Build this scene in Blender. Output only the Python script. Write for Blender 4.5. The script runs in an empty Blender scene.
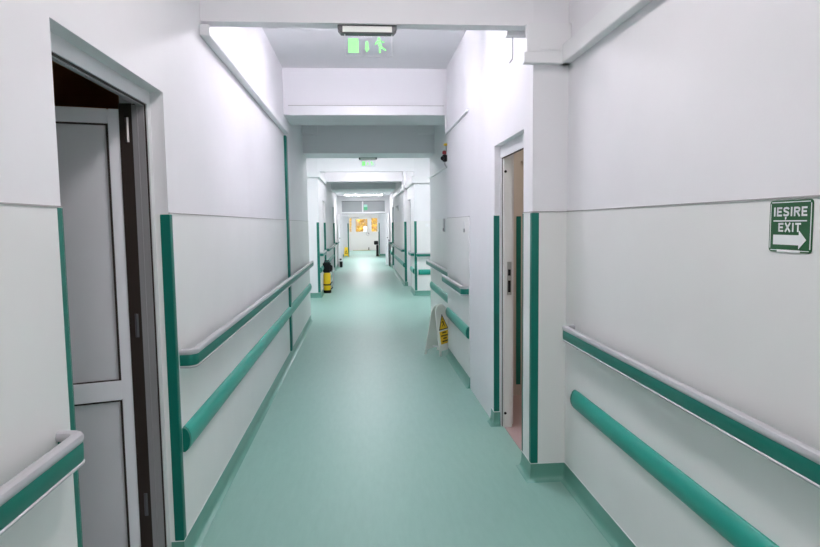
import bpy, bmesh, math, random
from mathutils import Vector, Matrix
random.seed(7)
PI = math.pi
S = bpy.context.scene
C = S.collection

# ------------------------------------------------------------------ materials
def srgb(r, g, b):
    f = lambda c: (c/255/12.92) if c/255 <= .04045 else ((c/255+.055)/1.055)**2.4
    return (f(r), f(g), f(b), 1)

def mat(name, col, rough=.5, metal=0, spec=.5, noise=0, nscale=8, bump=0, bscale=200, emit=0, ecol=None):
    m = bpy.data.materials.new(name); m.use_nodes = True
    nt = m.node_tree; b = nt.nodes['Principled BSDF']
    if len(col) == 3: col = (*col, 1)
    b.inputs['Base Color'].default_value = col
    b.inputs['Roughness'].default_value = rough
    b.inputs['Metallic'].default_value = metal
    b.inputs['Specular IOR Level'].default_value = spec
    tc = nt.nodes.new('ShaderNodeTexCoord')
    if noise:
        n = nt.nodes.new('ShaderNodeTexNoise'); n.inputs['Scale'].default_value = nscale; n.inputs['Detail'].default_value = 5
        nt.links.new(tc.outputs['Object'], n.inputs['Vector'])
        r = nt.nodes.new('ShaderNodeValToRGB')
        a = tuple(max(0, c*(1-noise)) for c in col[:3]) + (1,)
        z = tuple(min(1, c*(1+noise)) for c in col[:3]) + (1,)
        r.color_ramp.elements[0].position = .3; r.color_ramp.elements[0].color = a
        r.color_ramp.elements[1].position = .7; r.color_ramp.elements[1].color = z
        nt.links.new(n.outputs['Fac'], r.inputs['Fac']); nt.links.new(r.outputs['Color'], b.inputs['Base Color'])
    if bump:
        n2 = nt.nodes.new('ShaderNodeTexNoise'); n2.inputs['Scale'].default_value = bscale; n2.inputs['Detail'].default_value = 3
        nt.links.new(tc.outputs['Object'], n2.inputs['Vector'])
        bp = nt.nodes.new('ShaderNodeBump'); bp.inputs['Strength'].default_value = bump; bp.inputs['Distance'].default_value = .002
        nt.links.new(n2.outputs['Fac'], bp.inputs['Height']); nt.links.new(bp.outputs['Normal'], b.inputs['Normal'])
    if emit:
        b.inputs['Emission Color'].default_value = ecol or col
        b.inputs['Emission Strength'].default_value = emit
    return m

M = {}
M['paint'] = mat('white_wall_paint', (.78, .77, .79), .55, spec=.3, noise=.015, nscale=3, bump=.12, bscale=120)
M['ceil'] = mat('ceiling_paint', (.81, .80, .82), .7, spec=.2, bump=.1, bscale=90)
M['panel'] = mat('grey_vinyl_wainscot', (.765, .76, .75), .42, spec=.35, noise=.02, nscale=2.5, bump=.06, bscale=300)
M['green'] = mat('teal_green_vinyl', srgb(6, 110, 96), .38, spec=.4, noise=.05, nscale=6)
M['bump'] = mat('teal_bumper_vinyl', srgb(34, 150, 134), .36, spec=.4, noise=.05, nscale=5)
M['silver'] = mat('silver_grey_vinyl', (.45, .45, .47), .35, spec=.5)
M['bracket'] = mat('dark_bracket_metal', (.22, .22, .23), .4, metal=.6)
M['skirt'] = mat('teal_coved_vinyl_skirting', srgb(98, 150, 136), .35, spec=.4, noise=.04, nscale=4)
M['frame'] = mat('white_door_frame_plastic', (.72, .72, .74), .35)
M['leaf'] = mat('grey_door_plastic', (.84, .84, .88), .35, noise=.02, nscale=3)
M['leafpanel'] = mat('grey_door_infill', (.66, .66, .69), .4, noise=.02, nscale=3)
M['gasket'] = mat('dark_gasket_rubber', (.028, .017, .013), .6)
M['rebate'] = mat('grey_frame_rebate', (.30, .29, .30), .4)
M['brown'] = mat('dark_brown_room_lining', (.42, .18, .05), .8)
M['darkfloor'] = mat('dark_room_floor', (.34, .28, .2), .6)
M['edge'] = mat('grey_edge_trim', (.34, .33, .32), .5)  # dark grey; on the wainscot's top trim it paints in a shadow line
M['white'] = mat('white_plastic', (.78, .78, .79), .35)
M['offwhite'] = mat('old_white_plastic', (.84, .86, .81), .4)
M['grey'] = mat('grey_plastic', (.45, .45, .46), .4)
M['dkgrey'] = mat('dark_grey_plastic', (.09, .09, .10), .4)
M['black'] = mat('black_plastic', (.006, .006, .0065), .45, spec=.25)
M['yellow'] = mat('yellow_plastic', srgb(240, 200, 16), .4)
M['red'] = mat('red_plastic', (.35, .02, .03), .35)
M['signgreen'] = mat('sign_green', srgb(12, 84, 40), .4)
M['signwhite'] = mat('sign_white', (.80, .82, .82), .45)
M['pico'] = mat('backlit_green_pictogram', (.2, .9, .25), .5, emit=.22, ecol=(.42, 1, .36, 1))
M['greenplate'] = mat('flat_green_sign', srgb(90, 190, 135), .4)
M['steel'] = mat('brushed_steel', (.45, .44, .42), .3, metal=1, noise=.05, nscale=40)
M['beige'] = mat('beige_side_room_paint', (.60, .54, .47), .6)
M['pinkfloor'] = mat('pink_side_room_floor', (.40, .29, .28), .45)
M['warmwhite'] = mat('warm_white_door', (.74, .73, .71), .4)
M['threshold'] = mat('ochre_threshold', (.50, .45, .22), .5)
M['lampC'] = mat('cool_lamp_diffuser', (.9, .9, .95), .5)
M['lampW'] = mat('neutral_lamp_diffuser', (.9, .9, .9), .5)
M['foliage'] = mat('autumn_leaves', srgb(214, 160, 30), .8, noise=.55, nscale=1.6)
M['bark'] = mat('tree_bark', (.10, .06, .04), .9, noise=.2)
M['ground'] = mat('yard_ground', (.30, .27, .2), .9, noise=.2)
M['brick'] = mat('ochre_house_wall', (.42, .25, .10), .9, noise=.2)

def lampmat(name, col, strength):
    m = bpy.data.materials.new(name); m.use_nodes = True
    nt = m.node_tree; nt.nodes.clear()
    e = nt.nodes.new('ShaderNodeEmission'); e.inputs['Color'].default_value = (*col, 1); e.inputs['Strength'].default_value = strength
    o = nt.nodes.new('ShaderNodeOutputMaterial'); nt.links.new(e.outputs[0], o.inputs['Surface'])
    return m

def glassmat(name, tint, fac):
    m = bpy.data.materials.new(name); m.use_nodes = True
    nt = m.node_tree; nt.nodes.clear()
    t = nt.nodes.new('ShaderNodeBsdfTransparent'); t.inputs['Color'].default_value = (*tint, 1)
    g = nt.nodes.new('ShaderNodeBsdfGlossy'); g.inputs['Roughness'].default_value = .08
    x = nt.nodes.new('ShaderNodeMixShader'); x.inputs['Fac'].default_value = fac
    o = nt.nodes.new('ShaderNodeOutputMaterial')
    nt.links.new(t.outputs[0], x.inputs[1]); nt.links.new(g.outputs[0], x.inputs[2]); nt.links.new(x.outputs[0], o.inputs['Surface'])
    return m
M['glass'] = glassmat('clear_window_glass', (.93, .95, .95), .10)
M['acrylic'] = glassmat('clear_sign_acrylic', (.97, .98, .99), .03)
M['frost'] = mat('grey_transom_glass', (.38, .40, .41), .25)

# floor: teal linoleum, faint marbling, soft sheen
m = bpy.data.materials.new('teal_linoleum'); m.use_nodes = True
nt = m.node_tree; b = nt.nodes['Principled BSDF']
tc = nt.nodes.new('ShaderNodeTexCoord'); mp = nt.nodes.new('ShaderNodeMapping'); mp.inputs['Scale'].default_value = (6, 1.2, 1)
nz = nt.nodes.new('ShaderNodeTexNoise'); nz.inputs['Scale'].default_value = 5; nz.inputs['Detail'].default_value = 8; nz.inputs['Roughness'].default_value = .65
rp = nt.nodes.new('ShaderNodeValToRGB')
rp.color_ramp.elements[0].position = .3; rp.color_ramp.elements[0].color = (.225, .41, .35, 1)
rp.color_ramp.elements[1].position = .7; rp.color_ramp.elements[1].color = (.25, .44, .38, 1)
nt.links.new(tc.outputs['Object'], mp.inputs['Vector']); nt.links.new(mp.outputs[0], nz.inputs['Vector'])
nt.links.new(nz.outputs['Fac'], rp.inputs['Fac']); nt.links.new(rp.outputs['Color'], b.inputs['Base Color'])
b.inputs['Roughness'].default_value = .42; b.inputs['Specular IOR Level'].default_value = .5
M['floor'] = m

# ------------------------------------------------------------------ mesh helpers
class MB:
    def __init__(s): s.v = []; s.f = []
    def add(s, vs, fs):
        k = len(s.v); s.v += [tuple(v) for v in vs]; s.f += [tuple(i+k for i in f) for f in fs]; return s
    def box(s, x0, x1, y0, y1, z0, z1, bev=0):
        if x0 > x1: x0, x1 = x1, x0
        if y0 > y1: y0, y1 = y1, y0
        if z0 > z1: z0, z1 = z1, z0
        if bev:
            bm = bmesh.new(); bmesh.ops.create_cube(bm, size=1)
            for v in bm.verts: v.co = ((v.co.x+.5)*(x1-x0)+x0, (v.co.y+.5)*(y1-y0)+y0, (v.co.z+.5)*(z1-z0)+z0)
            bmesh.ops.bevel(bm, geom=bm.edges[:], offset=min(bev, .45*min(x1-x0, y1-y0, z1-z0)), segments=2, affect='EDGES')
            bm.verts.index_update()
            s.add([v.co[:] for v in bm.verts], [[v.index for v in f.verts] for f in bm.faces]); bm.free(); return s
        return s.add([(x0,y0,z0),(x1,y0,z0),(x1,y1,z0),(x0,y1,z0),(x0,y0,z1),(x1,y0,z1),(x1,y1,z1),(x0,y1,z1)],
                     [(0,3,2,1),(4,5,6,7),(0,1,5,4),(1,2,6,5),(2,3,7,6),(3,0,4,7)])
    def prism(s, pts, fn, d):
        """pts: 2-D outline; fn(u,v,w) -> 3-D; extruded over w in 0..d"""
        n = len(pts)
        vs = [fn(u, v, 0) for u, v in pts] + [fn(u, v, d) for u, v in pts]
        fs = [tuple(range(n-1, -1, -1)), tuple(range(n, 2*n))] + [(i, (i+1) % n, n+(i+1) % n, n+i) for i in range(n)]
        return s.add(vs, fs)
    def sweep(s, path, prof, nsign=1, closed=True):
        """path: list of (x,y); prof: list of (n,z), n is outward to the right of travel (times nsign)"""
        P = [Vector(p) for p in path]; rings = []
        for i, p in enumerate(P):
            t0 = (P[i]-P[i-1]).normalized() if i else None
            t1 = (P[i+1]-P[i]).normalized() if i < len(P)-1 else None
            a = t0 or t1; c = t1 or t0
            na = Vector((a.y, -a.x)); nc = Vector((c.y, -c.x))
            nn = na+nc; nn = nn/ max(.2, nn.dot(na))
            nn *= nsign
            rings.append([(p.x+nn.x*n, p.y+nn.y*n, z) for n, z in prof])
        k = len(prof); vs = [v for r in rings for v in r]; fs = []
        for i in range(len(rings)-1):
            for j in range(k):
                j2 = (j+1) % k
                q = (i*k+j, i*k+j2, (i+1)*k+j2, (i+1)*k+j)
                fs.append(q if nsign > 0 else q[::-1])
        fs.append(tuple(range(k))[::-1] if nsign > 0 else tuple(range(k)))
        e = (len(rings)-1)*k
        fs.append(tuple(range(e, e+k)) if nsign > 0 else tuple(range(e, e+k))[::-1])
        return s.add(vs, fs)
    def tube(s, pts, r, n=10):
        P = [Vector(p) for p in pts]; rings = []
        up = Vector((.13, .21, .97))
        for i, p in enumerate(P):
            t = ((P[min(i+1, len(P)-1)]-P[max(i-1, 0)])).normalized()
            a = t.cross(up)
            if a.length < .05: a = t.cross(Vector((1, 0, 0)))
            a.normalize(); bb = t.cross(a)
            rr = r[i] if isinstance(r, (list, tuple)) else r
            rings.append([(p + a*math.cos(2*PI*k/n)*rr + bb*math.sin(2*PI*k/n)*rr)[:] for k in range(n)])
        vs = [v for q in rings for v in q]; fs = []
        for i in range(len(rings)-1):
            for j in range(n):
                fs.append((i*n+j, i*n+(j+1) % n, (i+1)*n+(j+1) % n, (i+1)*n+j))
        fs.append(tuple(range(n))[::-1]); e = (len(rings)-1)*n; fs.append(tuple(range(e, e+n)))
        return s.add(vs, fs)
    def lathe(s, x, y, prof, n=24):
        vs = []; fs = []
        for r, z in prof: vs += [(x+r*math.cos(2*PI*k/n), y+r*math.sin(2*PI*k/n), z) for k in range(n)]
        for i in range(len(prof)-1):
            for j in range(n): fs.append((i*n+j, i*n+(j+1) % n, (i+1)*n+(j+1) % n, (i+1)*n+j))
        fs.append(tuple(range(n))[::-1]); e = (len(prof)-1)*n; fs.append(tuple(range(e, e+n)))
        return s.add(vs, fs)
    def build(s, name, m, parent=None, smooth=False, label=None):
        me = bpy.data.meshes.new(name); me.from_pydata(s.v, [], s.f)
        bm = bmesh.new(); bm.from_mesh(me); bmesh.ops.recalc_face_normals(bm, faces=bm.faces); bm.to_mesh(me); bm.free()
        me.update(); me.materials.append(M[m] if isinstance(m, str) else m)
        if smooth:
            for p in me.polygons: p.use_smooth = True
            try: me.set_sharp_from_angle(angle=math.radians(38))
            except Exception: pass
        o = bpy.data.objects.new(name, me); C.objects.link(o)
        if parent is not None: o.parent = parent
        if label: o['label'] = label
        return o

def rebase(o):
    """put a top-level mesh's origin at the middle of its foot"""
    me = o.data
    xs = [v.co for v in me.vertices]
    c = Vector(((min(v.x for v in xs)+max(v.x for v in xs))/2, (min(v.y for v in xs)+max(v.y for v in xs))/2, min(v.z for v in xs)))
    me.transform(Matrix.Translation(-c)); o.location = c
    return o
def tag(o, label, cat, group=None, kind=None):
    o['label'] = label; o['category'] = cat
    if group: o['group'] = group
    if kind: o['kind'] = kind
    return o
def empty(name, loc, label, cat, group=None, kind=None, rz=0):
    o = bpy.data.objects.new(name, None); C.objects.link(o); o.location = loc; o.rotation_euler = (0, 0, rz)
    o.empty_display_size = .05
    return tag(o, label, cat, group, kind)
def local(mb, loc):
    mb.v = [(x-loc[0], y-loc[1], z-loc[2]) for x, y, z in mb.v]; return mb

# ------------------------------------------------------------------ measures (metres)
XL, XR, XA, XD = -.82, .96, 1.16, 1.09        # left wall, right wall, alcove wall, right wall of the dim bay
YB = -2.6                                      # wall behind the photographer
ZW = 1.556                                     # top of the wainscot
ZB = .10                                       # skirting height
CEIL = 3.2
DL0, DL1, DLZ = 1.72, 2.64, 2.062              # left doorway
DR0, DR1, DRZ = 3.50, 4.275, 2.045             # right doorway
PY = 3.31                                      # front of the right pier
YS = 6.64                                      # step of the right wall
YE = 9.40                                      # end of the dim bay
YP = 12.4                                      # front of the far piers
XL4, XR4, XR5 = -.87, 1.10, 1.03

def struct(name, mb, m, label, cat, parent=None):
    o = mb.build(name, m, parent)
    if parent is None: tag(o, label, cat, kind='structure')
    return o

# floor
struct('floor', MB().box(-4, 4, YB-.2, 35, -.12, 0), 'floor', 'glossy teal linoleum floor running down the corridor', 'floor')

# walls: left
w = MB()
w.box(XL-.16, XL, YB, DL0, 0, CEIL); w.box(XL-.16, XL, DL0, DL1, DLZ, CEIL); w.box(XL-.16, XL, DL1, YE, 0, CEIL)
w.box(-3.6, XL-.16, YE-.16, YE, 0, CEIL)
wl = struct('wall_left', w, 'paint', 'white left corridor wall with the open grey door', 'wall')
p = MB(); p.box(XL, XL+.004, YB, DL0, ZB, ZW); p.build('wainscot', 'panel', wl, label='grey vinyl wainscot before the open door')
p = MB(); p.box(XL, XL+.004, DL1, 6.68, ZB, ZW); p.box(XL-.06, XL, DL1-.004, DL1, ZB, ZW)
p.build('wainscot', 'panel', wl, label='grey vinyl wainscot after the open door')
p = MB(); p.box(XL, XL+.004, 6.74, YE, ZB, ZW); p.build('wainscot', 'panel', wl, label='grey vinyl wainscot in the dim bay')
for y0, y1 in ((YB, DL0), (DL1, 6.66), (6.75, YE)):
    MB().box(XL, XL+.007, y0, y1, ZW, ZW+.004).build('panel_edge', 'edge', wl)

# walls: right, from the near alcove to the step
w = MB()
w.box(XA, XA+.16, YB, PY, 0, CEIL)
w.box(XR, XA+.16, PY, DR0, 0, CEIL); w.box(XR, XR+.14, DR0, DR1, DRZ, CEIL); w.box(XR, XR+.14, DR1, YS, 0, CEIL)
wr = struct('wall_right', w, 'paint', 'white right corridor wall with alcove, pier and narrow doorway', 'wall')
p = MB(); p.box(XA-.004, XA, YB, PY-.004, ZB, ZW); p.box(XR, XA, PY-.004, PY, ZB, ZW); p.box(XR-.004, XR, PY, DR0, ZB, ZW)
p.build('wainscot', 'panel', wr, label='grey vinyl wainscot of the alcove and pier')
p = MB(); p.box(XR-.006, XR, 5.28, YS, ZB, ZW); p.build('wainscot', 'panel', wr, label='grey vinyl wainscot behind the wet floor sign')
MB().box(XR, XR+.045, DR1-.004, DR1, ZB, ZW).build('wainscot', 'panel', wr)
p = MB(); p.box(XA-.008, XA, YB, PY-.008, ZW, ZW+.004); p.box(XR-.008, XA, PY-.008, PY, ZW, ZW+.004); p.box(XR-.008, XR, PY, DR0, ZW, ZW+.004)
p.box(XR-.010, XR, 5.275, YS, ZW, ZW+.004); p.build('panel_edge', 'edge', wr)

# dim bay right wall
w = MB(); w.box(XD, XD+.16, YS, YE+.05, 0, CEIL); w.box(XD+.16, 3.6, YE-.11, YE+.05, 0, CEIL)
wd = struct('wall_bay', w, 'paint', 'shaded right wall of the dim bay beyond the wet floor sign', 'wall')
MB().box(XD-.004, XD, YS, YE+.05, ZB, ZW).build('wainscot', 'panel', wd)

# wall behind the photographer
struct('wall_back', MB().box(-1.2, 1.6, YB-.16, YB, 0, CEIL), 'paint', 'white wall closing the corridor behind the camera', 'wall')

# lobby side walls and far piers
struct('wall_lobby_left', MB().box(-3.76, -3.6, YE-.2, 14, 0, 3.2), 'paint', 'white far left wall of the crossing lobby', 'wall')
struct('wall_lobby_right', MB().box(3.6, 3.76, YE-.2, 14, 0, 3.2), 'paint', 'white far right wall of the crossing lobby', 'wall')
w = MB(); w.box(-3.6, XL4-.16, YP, YP+.2, 0, 3.1)
LD0, LD1 = 13.75, 14.7
w.box(XL4-.16, XL4, YP, LD0, 0, 3.1); w.box(XL4-.16, XL4-.06, LD0, LD1, 2.06, 3.1); w.box(XL4-.16, XL4, LD1, 18.4, 0, 3.1); w.box(XL4-.16, XL4, 19.6, 22.1, 0, 3.1)
w.box(XL4-.16, XL4, 18.4, 19.6, 2.06, 3.1); w.box(XL4-.16, XL4, LD0, LD1, 2.06, 3.1)
wf = struct('wall_far_left', w, 'paint', 'white left wall and pier beyond the crossing lobby', 'wall')
p = MB(); p.box(XL4, XL4+.004, YP, LD0, ZB, ZW); p.box(XL4, XL4+.004, LD1, 18.4, ZB, ZW); p.box(XL4, XL4+.004, 19.6, 22, ZB, ZW)
p.build('wainscot', 'panel', wf)
w = MB(); w.box(XR4, 3.6, YP, YP+.2, 0, 3.1)
RD0, RD1 = 13.35, 14.35
w.box(XR4, XR4+.16, YP+.2, RD0, 0, 3.1); w.box(XR4, XR4+.16, RD0, RD1, 2.06, 3.1); w.box(XR5, XR4+.16, RD1, 18.9, 0, 3.1)
w.box(XR5, XR4+.16, 18.9, 20.2, 2.06, 3.1); w.box(XR5, XR4+.16, 20.2, 22.1, 0, 3.1)
wg = struct('wall_far_right', w, 'paint', 'white right wall and pier beyond the crossing lobby', 'wall')
p = MB(); p.box(XR4, 3.6, YP-.004, YP, ZB, ZW); p.box(XR4-.004, XR4, YP, RD0, ZB, ZW); p.box(XR5-.004, XR5, RD1, 18.9, ZB, ZW); p.box(XR5-.004, XR5, 20.2, 22, ZB, ZW)
p.build('wainscot', 'panel', wg)
# last stretch beyond the double door
w = MB(); w.box(-1.06, -.90, 22.1, 34.5, 0, 2.7); w.box(-.92, -.60, 28.3, 28.6, 0, 2.7)
we = struct('wall_end_left', w, 'paint', 'white left wall beyond the far double doorway', 'wall')
w = MB(); w.box(1.12, 1.28, 22.1, 34.5, 0, 2.7); w.box(.82, 1.14, 28.3, 28.6, 0, 2.7)
we2 = struct('wall_end_right', w, 'paint', 'white right wall beyond the far double doorway', 'wall')
# end wall, with openings for the glazing
w = MB(); w.box(-1.06, 1.28, 34.5, 34.62, 1.92, 2.7); w.box(-1.06, -.72, 34.5, 34.62, 0, 1.92); w.box(.95, 1.28, 34.5, 34.62, 0, 1.92)
struct('wall_end', w, 'warmwhite', 'pale wall closing the corridor around the glazed end door', 'wall')

# ceilings
c = MB(); c.box(-1.2, 1.5, YB, 9.5, CEIL, CEIL+.1)
struct('ceiling', c, 'ceil', 'white ceiling of the near corridor bays', 'ceiling')
struct('ceiling_lobby', MB().box(-3.76, 3.76, 9.5, YP+.02, 3.0, 3.1), 'ceil', 'white ceiling of the crossing lobby', 'ceiling')
c = MB(); c.box(XL4, XR4, YP+.001, 12.52, 2.577, 3.1); c.box(-1.2, 1.4, 12.52, 15.0, 3.0, 3.1); c.box(-1.2, 1.4, 15.0, 15.6, 2.56, 3.1); c.box(-1.2, 1.4, 15.6, 18, 2.95, 3.1); c.box(-1.2, 1.4, 18, 22.1, 2.55, 3.1)
struct('ceiling_far', c, 'ceil', 'stepped white ceiling before the far double doorway', 'ceiling')
struct('ceiling_end', MB().box(-1.1, 1.3, 22.1, 34.6, 2.62, 2.7), 'ceil', 'white ceiling beyond the far double doorway', 'ceiling')

# beams
struct('beam', MB().box(XL, XR, PY, 3.40, 2.572, CEIL), 'ceil', 'white cross beam carrying the large exit sign', 'beam')
bm2 = struct('beam', MB().box(XL, XD, 6.72, 7.42, 2.70, CEIL), 'ceil', 'white cross beam at the start of the dim bay', 'beam')
MB().box(XL+.055, XR-.025, 6.68, 6.72, 2.69, 2.79, .004).build('cover_strip', 'white', bm2)
bm3 = struct('beam', MB().box(XL-.1, XD+.1, 8.85, 9.5, 2.532, CEIL), 'ceil', 'shaded cross beam at the far end of the dim bay', 'beam')
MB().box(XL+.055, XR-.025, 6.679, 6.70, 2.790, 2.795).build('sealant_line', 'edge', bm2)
h = MB(); h.box(XL, -.60, 8.78, 8.85, 2.80, CEIL); h.box(.846, XD, 8.78, 8.85, 2.80, CEIL)
h.build('haunch', 'ceil', bm3)

# ------------------------------------------------------------------ skirting (coved vinyl)
SK = [(-.002, 0), (-.002, ZB), (.005, ZB), (.008, .045), (.012, .022), (.020, .008), (.032, .002), (.036, 0)]
def skirting(name, paths, label):
    o = None
    mb = MB(); ed = MB()
    for path, ns in paths:
        mb.sweep(path, SK, ns); ed.sweep(path, [(-.002, ZB), (-.002, ZB+.004), (.006, ZB+.004), (.006, ZB)], ns)
    o = mb.build(name, 'skirt', smooth=True); tag(o, label, 'baseboard', kind='structure')
    ed.build('top_bead', 'white', o)
    return o
skirting('baseboard_left', [([(XL, YB), (XL, DL0)], 1), ([(XL-.05, DL1), (XL, DL1), (XL, YE)], 1)], 'teal coved skirting along the left wall')
skirting('baseboard_right', [([(XA, YB), (XA, PY), (XR, PY), (XR, DR0), (XR+.04, DR0)], -1), ([(XR+.04, DR1), (XR, DR1), (XR, DR1+.10)], -1), ([(XR, 5.28), (XR, YS)], -1)],
         'teal coved skirting along the alcove, pier and right wall')
skirting('baseboard_bay', [([(XD, YS), (XD, YE+.05)], -1)], 'teal coved skirting in the dim bay on the right')
skirting('baseboard_far_left', [([(-3.6, YP), (XL4, YP), (XL4, LD0)], 1), ([(XL4, LD1), (XL4, 18.4)], 1), ([(XL4, 19.6), (XL4, 22.0)], 1)], 'teal skirting round the far left pier')
skirting('baseboard_far_right', [([(3.6, YP), (XR4, YP), (XR4, RD0)], -1), ([(XR4-.002, RD1), (XR5, RD1), (XR5, 18.9)], -1), ([(XR5, 20.2), (XR5, 22.0)], -1)], 'teal skirting round the far right pier')
skirting('baseboard_end_right', [([(1.12, 28.3), (.82, 28.3), (.82, 28.6)], -1)], 'teal skirting of the white pier behind the double doorway on the right')
skirting('baseboard_end_left', [([(-.90, 28.3), (-.60, 28.3), (-.60, 28.6)], 1)], 'teal skirting of the white pier behind the double doorway on the left')

# ------------------------------------------------------------------ corner guards
def guard(x, y, dx, dy, label, z0=ZB+.004, z1=ZW-.004, t=.005, ox=0, oy=0):
    """L-shaped strip on a corner at (x,y): one leaf runs dx along x, the other dy along y; ox, oy = side on which each leaf stands proud"""
    mb = MB()
    lx = min(0, dx); hx = max(0, dx); ly = min(0, dy); hy = max(0, dy)
    sx = -1 if dx > 0 else 1; sy = -1 if dy > 0 else 1     # the leaves lie outside the corner
    if dx: mb.box(x+lx-(t if dx > 0 else 0), x+hx+(t if dx < 0 else 0), y, y+sy*t, z0, z1, .0015)
    if dy: mb.box(x, x+sx*t, y+ly, y+hy, z0, z1, .0015)
    o = mb.build('corner_guard', 'green'); tag(o, label, 'corner guard', 'teal corner guards')
    return rebase(o)
guard(XL, DL0-.004, -.04, -.026, 'teal corner guard on the near edge of the open grey doorway, beside the rail end', z1=ZW)
guard(XL, DL1, -.034, .032, 'dark teal corner guard on the far edge of the open grey doorway', t=.006)
guard(XR, PY, .036, .03, 'wide teal corner guard on the near pier at the right alcove', t=.006)
guard(XR, DR0, .03, -.02, 'teal corner guard on the near jamb of the narrow right doorway, seen edge on')
guard(XR, DR1, .036, .012, 'teal corner guard on the far jamb of the narrow right doorway')
guard(XR, YS, .03, -.012, 'thin teal corner guard at the wall step beside the wet floor sign')
guard(XL4, YP, -.045, .05, 'teal corner guard on the far left pier behind the yellow machine')
guard(XL4, LD1, -.04, .06, 'teal corner guard past the recess above the yellow machine')
guard(XL4, 18.4, -.04, -.06, 'distant teal corner guard before the second left recess')
guard(XL4, 19.6, -.04, .08, 'distant teal corner guard after the second left recess')
guard(XR4, YP, .045, .05, 'teal corner guard on the far right pier beside the stub rail')
guard(XR5, RD1, .05, .06, 'teal corner guard at the near end of the long far right panel')
guard(XR5, 18.9, .05, -.08, 'distant teal corner guard at the far end of the long right panel')
guard(XR5, 20.2, .05, .09, 'distant teal corner guard nearest the double doorway on the right')
guard(-.60, 28.3, -.05, .06, 'remotest left teal corner guard, beyond the double doorway')
guard(.82, 28.3, .035, .05, 'remotest right teal corner guard, behind the black stand')
# full-height joint cover on the left wall
j = MB().box(XL, XL+.026, 6.655, 6.755, ZB+.004, 2.47, .004).build('joint_cover', 'green')
rebase(tag(j, 'full height teal joint cover strip on the left wall', 'joint cover'))

# ------------------------------------------------------------------ handrails and bumpers
CAP = [(-.014, -.024), (.014, -.024), (.017, -.019), (.0175, -.011), (.014, -.003), (.006, 0), (-.006, 0), (-.013, -.003), (-.0165, -.011), (-.0165, -.019)]
BAND = [(-.006, -.024), (.013, -.024), (.0145, -.027), (.0155, -.047), (.0145, -.070), (.013, -.074), (-.006, -.074)]
LIP = [(-.012, -.074), (.013, -.074), (.0165, -.077), (.0155, -.082), (.010, -.086), (-.008, -.086), (-.012, -.082)]
def arc(c, r, a0, a1, n=6): return [(c[0]+r*math.cos(a0+(a1-a0)*i/n), c[1]+r*math.sin(a0+(a1-a0)*i/n)) for i in range(n+1)]
def rail_path(wx, s, y0, y1, r0, r1, d=.062, r=.032):
    P = []
    if r0: P += [(wx, y0+.02), (wx+s*(d-r), y0+.02)] + [(wx+s*(d-r)+s*r*math.sin(a), y0+.02+r*(1-math.cos(a))) for a in [PI/2*i/6 for i in range(1, 7)]]
    else: P += [(wx+s*d, y0)]
    if r1: P += [(wx+s*(d-r)+s*r*math.cos(a), y1-.02-r*(1-math.sin(a))) for a in [PI/2*i/6 for i in range(0, 7)]] + [(wx, y1-.02)]
    else: P += [(wx+s*d, y1)]
    return P
def handrail(path, ns, z, brk, label, loc):
    """brk: list of (x, y, dirx, diry, wall distance) bracket places"""
    t = empty('handrail', loc, label, 'handrail', 'corridor handrails')
    for nm, pr, mt in (('grip', CAP, 'silver'), ('band', BAND, 'green'), ('lip', LIP, 'silver')):
        mb = MB().sweep(path, [(n, z+q) for n, q in pr], ns)
        local(mb, loc).build(nm, mt, t, smooth=True)
    for (x, y, dx, dy) in brk:
        mb = MB()
        px, py = -dy*.02, dx*.02
        a = (x, y); bq = (x+dx, y+dy)
        mb.box(min(a[0]-abs(px), bq[0]-abs(px)), max(a[0]+abs(px), bq[0]+abs(px)), min(a[1]-abs(py), bq[1]-abs(py)), max(a[1]+abs(py), bq[1]+abs(py)), z-.092, z-.078, .002)
        mb.box(a[0]-max(abs(px), .004), a[0]+max(abs(px), .004), a[1]-max(abs(py), .004), a[1]+max(abs(py), .004), z-.105, z-.03)
        local(mb, loc).build('bracket', 'bracket', t)
    return t
def side_rail(wx, s, y0, y1, r0, r1, z, label, ys=()):
    brk = [(wx, y, s*.07, 0) for y in ys]
    handrail(rail_path(wx, s, y0, y1, r0, r1), 1 if s > 0 else -1, z, brk, label, (wx, (y0+y1)/2, z-.085))
BP = [(0, -.056), (.014, -.056), (.026, -.046), (.035, -.024), (.038, 0), (.035, .024), (.026, .046), (.014, .056), (0, .056)]
def bumper(path, ns, z, label, loc, sc=1.0):
    t = empty('wall_bumper', loc, label, 'wall bumper', 'teal wall bumpers')
    P = [Vector(q) for q in path]
    a = P[0]+(P[1]-P[0]).normalized()*.02; e = P[-1]-(P[-1]-P[-2]).normalized()*.02
    pr = [(n*sc, z+q*sc) for n, q in BP]
    local(MB().sweep([a[:]]+[q[:] for q in P[1:-1]]+[e[:]], pr, ns), loc).build('rail_body', 'bump', t, smooth=True)
    for q0, q1 in ((P[0], a), (P[-1], e)):
        mb = MB().sweep([q0[:], q1[:]], [(n*sc*.97, z+(q)*sc*.97) for n, q in BP], ns if (q1-q0).dot(P[-1]-P[0]) > 0 else -ns)
        local(mb, loc).build('end_cap', 'green', t, smooth=True)
    return t
def side_bumper(wx, s, y0, y1, z, label, sc=1.0):
    bumper([(wx, y0), (wx, y1)], 1 if s > 0 else -1, z, label, (wx, (y0+y1)/2, z-.05*sc), sc)

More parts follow.
